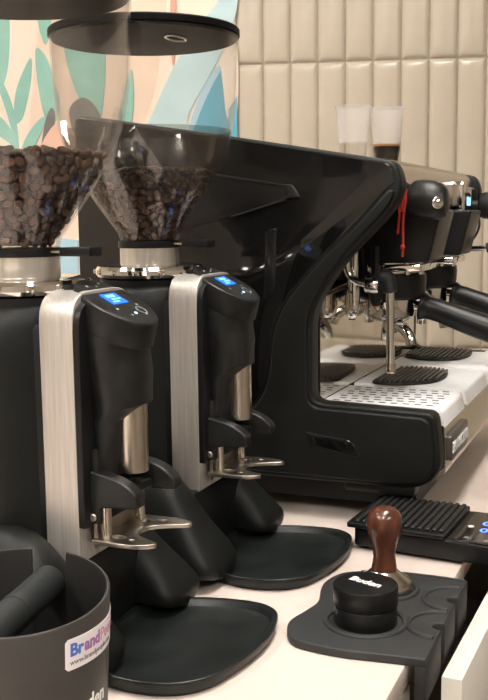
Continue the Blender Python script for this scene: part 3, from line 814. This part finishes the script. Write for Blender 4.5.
# ------------------------------------------------------------------ coffee beans
def bean_mesh():
    bm = bmesh.new()
    bmesh.ops.create_uvsphere(bm, u_segments=10, v_segments=7, radius=1)
    for v in bm.verts:
        x, y, z = v.co
        if z < 0: z *= 0.55
        else:
            z *= 0.75
        cr = 0.32 * math.exp(-(y / 0.16) ** 2) * max(0, 1 - x * x) if z < 0 else 0
        v.co = Vector((x * .0054, y * .0040, (z + cr) * .0040))
    return finish(bm, 0)
bean_me = bean_mesh(); bean_me.materials.append(M['bean'])
bean_me.polygons.foreach_set('use_smooth', [True] * len(bean_me.polygons))
def hop_r(z):
    return float(np.interp(z, [p[1] for p in hop_prof], [p[0] for p in hop_prof]))
def fill(gy, z_top, label, group):
    rnd = random.Random(int(gy * 100))
    axis = Vector((GX, gy, 0)); tocam = (Vector(_C) - axis); tocam.z = 0; tocam.normalize()
    mats = []
    z = .3690
    while z < z_top:
        r = hop_r(z) - .0068
        dr = (hop_r(z + .004) - hop_r(z - .004)) / .008
        n = max(6, int(2 * math.pi * r / .0092))
        off = rnd.random() * 6.28
        for k in range(n):
            a = off + 2 * math.pi * (k + rnd.uniform(-.25, .25)) / n
            zz = z + rnd.uniform(-.0018, .0018)
            rr = r - rnd.uniform(0, .0014)
            outw = Vector((math.cos(a), math.sin(a), -dr * .8)).normalized()
            mats.append((axis + Vector((rr * math.cos(a), rr * math.sin(a), zz)), outw))
        z += .0070
    rt = hop_r(z_top) - .007
    for i in range(int(rt * rt * math.pi / 7.0e-5)):
        r = rt * math.sqrt(rnd.random()); a = rnd.random() * 6.283
        mats.append((axis + Vector((r * math.cos(a), r * math.sin(a), z_top + .001 + rnd.uniform(-.002, .003) + .004 * (1 - r / rt))), Vector((rnd.uniform(-.5, .5), rnd.uniform(-.5, .5), 1)).normalized()))
    def rotm(o):
        q = Vector((0, 0, 1 if rnd.random() < .55 else -1)).rotation_difference(o).to_matrix().to_4x4()
        tilt = Matrix.Rotation(rnd.uniform(-.5, .5), 4, 'X') @ Matrix.Rotation(rnd.uniform(-.35, .35), 4, 'Y')
        s = rnd.uniform(.88, 1.1)
        return q @ tilt @ Matrix.Rotation(rnd.uniform(0, 6.28), 4, 'Z') @ Matrix.Scale(s, 4)
    # the beans that face the camera side show largest
    mats.sort(key=lambda m: -(m[1].dot((Vector(_C) - m[0]).normalized()) + 2.0 * (m[0] - axis).dot(tocam) + (0 if m[1].z < .5 else -.3)))
    for p, o in mats[:150]:
        b = bpy.data.objects.new('coffee_bean', bean_me); COL.objects.link(b)
        b.matrix_world = Matrix.Translation(p) @ rotm(o)
        tag(b, label, 'coffee bean', group)
    bm = bmesh.new()
    for p, o in mats[150:]:
        n0 = len(bm.verts)
        bm.from_mesh(bean_me)
        bm.verts.ensure_lookup_table()
        bmesh.ops.transform(bm, matrix=Matrix.Translation(p) @ rotm(o), verts=bm.verts[n0:])
    core = [(0, .3655)]
    zz = .3660
    while zz < z_top - .002:
        core.append((max(.005, hop_r(zz) - .0115), zz)); zz += .008
    core += [(hop_r(z_top) - .012, z_top - .002), (0, z_top)]
    bm.from_mesh(lathe(core, 40, axis))
    me = bpy.data.meshes.new('m'); bm.to_mesh(me); bm.free()
    me.polygons.foreach_set('use_smooth', [True] * len(me.polygons))
    o = obj('coffee_beans', me, 'bean')
    o['kind'] = 'stuff'
    tag(o, label.replace('coffee bean resting', 'coffee beans heaped').replace('one ', ''), 'coffee beans', group)
fill(0.78, .445, 'roasted brown coffee bean resting in the fuller hopper behind the knock box', 'beans in the fuller hopper')
fill(1.03, .438, 'roasted brown coffee bean resting in the hopper beside the espresso machine', 'beans in the hopper by the machine')

# oily film left on the wall of the emptier hopper
_po = [(hop_r(z) - .0024, z) for z in np.linspace(.428, .487, 8)]
of = obj('oil_film', lathe(_po + [(r - .0004, z) for r, z in reversed(_po)] + [_po[0]], 64), 'oil_film', g1)

# ------------------------------------------------------------------ grounds trays
def grounds_tray(gy, label):
    DX = -.006
    loc = [(.082, .045), (.100, .068), (.145, .090), (.195, .096), (.222, .082), (.233, .050), (.236, .012), (.231, -.030), (.220, -.068), (.198, -.090), (.165, -.098), (.130, -.092), (.098, -.066), (.082, -.040)]
    loc = smooth_path([(x, y, 0) for x, y in [(a + DX, b) for a, b in loc]], 5, True)
    c = Vector((.152, 0, 0))
    t = thing('grounds_tray', (GX, gy, 0), label, 'tray', 'grounds trays in front of the grinders')
    rings = []
    def ring(s, z, inset=0):
        out = []
        for p in loc:
            d = p - c
            k = (d.length - inset) / d.length
            q = c + d * k * s
            out.append((q.x, q.y, z))
        return out
    rings = [ring(1, .0005, .008), ring(1, .002, .003), ring(1, .010, .0), ring(1, .0125, .0006), ring(1, .0132, .002), ring(1, .0130, .0045), ring(1, .0115, .006), ring(1, .0072, .0085), ring(1, .0056, .013), ring(.5, .0050, .02)]
    obj('dish', loft(rings), 'tray_black', t)
    obj('rim_bead', tube([Vector(p) for p in ring(1, .0126, .0012)] + [Vector(ring(1, .0126, .0012)[0])], .0013, 8), 'tray_black', t)
grounds_tray(0.78, 'black plastic grounds tray beside the knock box')
grounds_tray(1.03, 'black plastic grounds tray between tamping mat and espresso machine')

# ------------------------------------------------------------------ tamping mat
mt = thing('tamping_mat', (-0.24, 0.91, 0), 'black rubber corner tamping mat lapping over the worktop edge', 'mat', world=True)
mpx = [(288.5, 622), (291, 637), (315, 645), (348, 651), (390, 655.5), (427, 660)]
far_px = [(466, 580.5), (430, 575.5), (395, 572), (362, 571), (342, 573), (327, 580), (321, 588), (318, 601), (306, 610)]
XE = -0.172
pl = [on_z(*p, .008) for p in mpx]; pf = [on_z(*p, .008) for p in far_px]
left = smooth_path([pf[k] for k in range(2, 9)] + [pl[0], pl[1], pl[2], pl[3]], 5)
ynear, yfar = pl[-1].y, pf[0].y
notch = []
def semi(yc, rr):
    return [(XE - 0.0001, yc - rr)] + [(XE - .010 * math.sin(a * math.pi / 8), yc - rr * math.cos(a * math.pi / 8)) for a in range(1, 8)] + [(XE - 0.0001, yc + rr)]
N1, N2 = 0.893, 0.962
outline = [Vector((p.x, p.y)) for p in left] + [Vector((p.x, p.y)) for p in pl[4:5]] + [Vector((XE, ynear))] + [Vector(q) for q in semi(N1, .0085)] + [Vector(q) for q in semi(N2, .0085)] + [Vector((XE, yfar)), Vector((pf[1].x, pf[1].y))]
lid_c = on_z(365.5, 622, .008); tam_c = on_z(384, 589, .008)
obj('mat_sheet', plate([outline], 0.0, .0085, XY, .0018), 'mat_rubber', mt)
# lip over the edge, in three tongues split by the notches
for a, b in ((ynear, N1 - .0085), (N1 + .0085, N2 - .0085), (N2 + .0085, yfar)):
    obj('edge_lip', box(XE - .0105, XE, a, b, -.034, .004, .0012), 'mat_rubber', mt)
# raised rims around the resting places
def rim(cx, cy, r, a0, a1, h=.0102, th=.0028):
    n = 40
    return tube([Vector((cx + r * math.cos(R(a0 + (a1 - a0) * k / n)), cy + r * math.sin(R(a0 + (a1 - a0) * k / n)), h - .0016)) for k in range(n + 1)], th, 8)
obj('raised_rim', rim(lid_c.x, lid_c.y, .0375, 0, 360), 'mat_rubber', mt)
obj('raised_rim', rim(tam_c.x, tam_c.y, .0335, 0, 360), 'mat_rubber', mt)
for yc in (N1, N2):
    obj('raised_rim', rim(XE - .002, yc, .031, 92, 268), 'mat_rubber', mt)
e_ = [Vector((p.x, p.y, .0085)) for p in smooth_path([pf[k] for k in (0, 1, 2, 3)], 6)]
obj('raised_rim', tube([Vector((p.x, p.y - .004, .0088)) for p in e_], .0016, 8), 'mat_rubber', mt)

# distributor puck standing on the mat
dp = thing('coffee_distributor', (lid_c.x, lid_c.y, .0085), 'black round coffee distributor with white lettering on the tamping mat', 'distributor')
obj('lower_body', lathe([(0, 0), (.0290, 0), (.0296, .001), (.0296, .0165), (.0290, .0175), (0, .0175)], 56), 'satin_black', dp)
obj('groove', lathe([(0, .017), (.0282, .017), (.0282, .020), (0, .020)], 56), 'black_hole', dp)
cpx = obj('cap', lathe([(0, .0192), (.0300, .0192), (.0306, .0202), (.0306, .0360), (.0298, .0374), (.0285, .0378), (0, .0378)], 56), 'satin_black', dp)
tm = text_mesh('Buden', 0.0138, 0.0001, 0.0005, 'CENTER')
tm.transform(Matrix.Translation((-0.002, -0.001, .0380)) @ Matrix.Rotation(R(-20), 4, 'Z'))
obj('lettering', tm, 'white_print', cpx)

# tamper with walnut handle
tp = thing('tamper', (tam_c.x, tam_c.y, .0085), 'walnut-handled tamper with steel base standing on the tamping mat', 'tamper')
obj('steel_base', lathe([(0, 0), (.0285, 0), (.0290, .0008), (.0290, .008), (.0270, .011), (.0180, .0165), (.0125, .022), (0, .023)], 56), 'tube_steel', tp)
obj('wood_handle', lathe([(0, .019), (.0130, .019), (.0135, .021), (.0122, .027), (.0112, .034), (.0114, .041), (.0135, .050), (.0164, .058), (.0180, .065), (.0183, .070), (.0176, .076), (.0155, .081), (.0120, .0845), (.0070, .0868), (0, .0875)], 48), 'wood', tp)

# ------------------------------------------------------------------ scale
sc = thing('coffee_scale', (-0.32, 1.10, 0), 'black digital coffee scale with ribbed pad in front of the espresso machine', 'scale', rz=R(-3))
bodyo = round_poly([(0, 0, .01), (.205, -.012, .012), (.205, .115, .012), (.004, .120, .01)], .01)
obj('scale_body', plate([bodyo], .004, .0275, XY, .003), 'satin_black', sc)
for x in (.02, .16):
    for y in (.018, .095):
        obj('foot', lathe([(0, 0), (.007, 0), (.007, .005), (0, .005)], 14, (x, y, 0)), 'rubber', sc)
pd = obj('weighing_plate', plate([round_poly([(-.006, -.006), (.112, -.010), (.112, .118), (-.004, .121)], .004)], .0275, .0330, XY, .0012), 'satin_black', sc)
for i in range(13):
    x = .003 + i * .0083
    obj('pad_rib', box(x, x + .0055, .000, .114, .0325, .0362, .0012, 1), 'rubber', pd)
dg = obj('display_glass', plate([round_poly([(.120, -.007), (.198, -.010), (.198, .108), (.120, .112)], .006)], .0272, .0284, XY, .0005), 'gloss_black', sc)
tm = text_mesh('0:00', 0.020, 0.0001, 0.0003); tm.transform(Matrix.Translation((.138, .060, .0286)))
obj('display_digits', tm, 'scale_digit', dg)
tm = text_mesh('0.0', 0.020, 0.0001, 0.0003); tm.transform(Matrix.Translation((.140, .034, .0286)))
obj('display_digits', tm, 'scale_digit', dg)
obj('button', lathe([(0, 0), (.0035, 0), (.0035, .0004), (0, .0004)], 16, (.128, .050, .0284)), 'white_print', dg)
for p in ((.129, .006), (.152, .002)):
    obj('button_print', join(box(p[0], p[0] + .007, p[1], p[1] + .0012, .0284, .0287), box(p[0] + .001, p[0] + .005, p[1] + .003, p[1] + .0042, .0284, .0287)), 'grey_print', dg)

# ------------------------------------------------------------------ knock box
kc = Vector(_C + _ray(15, 594) * 0.684)
KR, KH = 0.065, kc.z
kb = thing('knock_box', (kc.x, kc.y, 0), 'dark grey round knock box with rubber bar and white sticker', 'knock box')
vd = Vector((-kc.x, -kc.y, 0)).normalized()                  # towards the camera
base_ang = math.atan2(vd.y, vd.x)
def ang(phi): return base_ang + R(phi)                       # phi > 0 turns to the picture's right
bar_dir = (on_z(50, 562, KH) - on_z(2, 604, KH)); bar_dir.z = 0; bar_dir.normalize()
bar_a = math.atan2(bar_dir.y, bar_dir.x)
def rim_h(a):
    d = abs((a - bar_a + math.pi / 2) % math.pi - math.pi / 2)
    hw = R(12.5)
    k = 0.0035 - 0.0075 * math.cos(a - base_ang)
    if d < hw: return KH - 0.022 + k
    return KH + k
n = 180
angs = sorted([2 * math.pi * k / n for k in range(n)] + [bar_a + s * R(12.5) + e + q for s in (-1, 1) for e in (-1e-3, 1e-3) for q in (0, math.pi)], key=lambda v: v % (2 * math.pi))
bm = bmesh.new()
cols = []
for a in angs:
    h = rim_h(a)
    c_, s_2 = math.cos(a), math.sin(a)
    pr = [(KR - .010, .0), (KR - .007, .002), (KR - .0004, h - .0012), (KR - .0012, h), (KR - .0026, h), (KR - .0034, h - .0012), (KR - .010, .006)]
    cols.append([bm.verts.new((r * c_, r * s_2, z)) for r, z in pr])
for i in range(len(cols)):
    A, B = cols[i], cols[(i + 1) % len(cols)]
    for k in range(6): bm.faces.new((A[k], B[k], B[k + 1], A[k + 1]))
bm.faces.new([c[0] for c in cols]); bm.faces.new([c[6] for c in cols])
bin_ = obj('bin', finish(bm, 40), 'bin_grey', kb)
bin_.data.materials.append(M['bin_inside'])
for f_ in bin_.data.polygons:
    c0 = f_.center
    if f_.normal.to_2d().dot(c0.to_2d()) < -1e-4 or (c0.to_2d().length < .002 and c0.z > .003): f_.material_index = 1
zb = KH - 0.013
L = KR - .002
bp_ = [(-L, 0), (-L + .004, .0), (L - .004, 0), (L, 0)]
kbar = obj('knock_bar', tube([Vector((math.cos(bar_a) * s, math.sin(bar_a) * s, zb)) for s in (-L, -L + .002, 0, L - .004, L)], [.0105, .0125, .0125, .0125, .0100], 28), 'bar_rubber', kb)
obj('bar_band', tube([Vector((math.cos(bar_a) * s, math.sin(bar_a) * s, zb)) for s in (-.004, .004)], .0128, 28), 'rubber', kbar)
def wrap(me, z, phi0, off, r_at):
    for v in me.vertices:
        phi = phi0 + math.degrees(v.co.x / KR)
        zz = z + v.co.y
        r = r_at(zz) + off + v.co.z
        a = ang(phi)
        v.co = Vector((r * math.cos(a), r * math.sin(a), zz))
    return me
def r_at(z): return KR - .007 + .0066 * (z - .002) / (KH - .003)
def patch(w, h, r=.002, nx=40):
    bm = bmesh.new()
    rows = []
    for i in range(nx + 1):
        x = w * i / nx
        e = min(x, w - x); ins = r - math.sqrt(max(0, r * r - (r - e) ** 2)) if e < r else 0
        rows.append([bm.verts.new((x, ins, 0)), bm.verts.new((x, h - ins, 0)), bm.verts.new((x, h - ins, .0003)), bm.verts.new((x, ins, .0003))])
    for a, b in zip(rows[:-1], rows[1:]):
        for k in range(4): bm.faces.new((a[k], b[k], b[(k + 1) % 4], a[(k + 1) % 4]))
    bm.faces.new(rows[0]); bm.faces.new(rows[-1])
    return finish(bm)
zs = KH - .0345
stk = obj('sticker', wrap(patch(.088, .0215), zs, 27.5, .0001, r_at), 'sticker', kb)
x = 0
for s, m in (('Br', 'ink_blue'), ('and', 'ink_violet'), ('People', 'ink_pink')):
    tm = text_mesh(s, .0118, .0001, .00045 if m != 'ink_pink' else .00005)
    w = max(v.co.x for v in tm.vertices)
    for v in tm.vertices: v.co.x += .0035 + x
    x += w + .0008
    obj('sticker_lettering', wrap(tm, zs + .0098, 27.5, .0006, r_at), m, stk)
tm = text_mesh('www.brandpeople.com', .0052, .0001, .0)
for v in tm.vertices: v.co.x += .0035
obj('sticker_lettering', wrap(tm, zs + .0034, 27.5, .0006, r_at), 'ink_grey', stk)
tm = text_mesh('Buden', .0155, .0001, .0004)
obj('white_lettering', wrap(tm, KH - .0685, 30, .0003, r_at), 'white_print', kb)
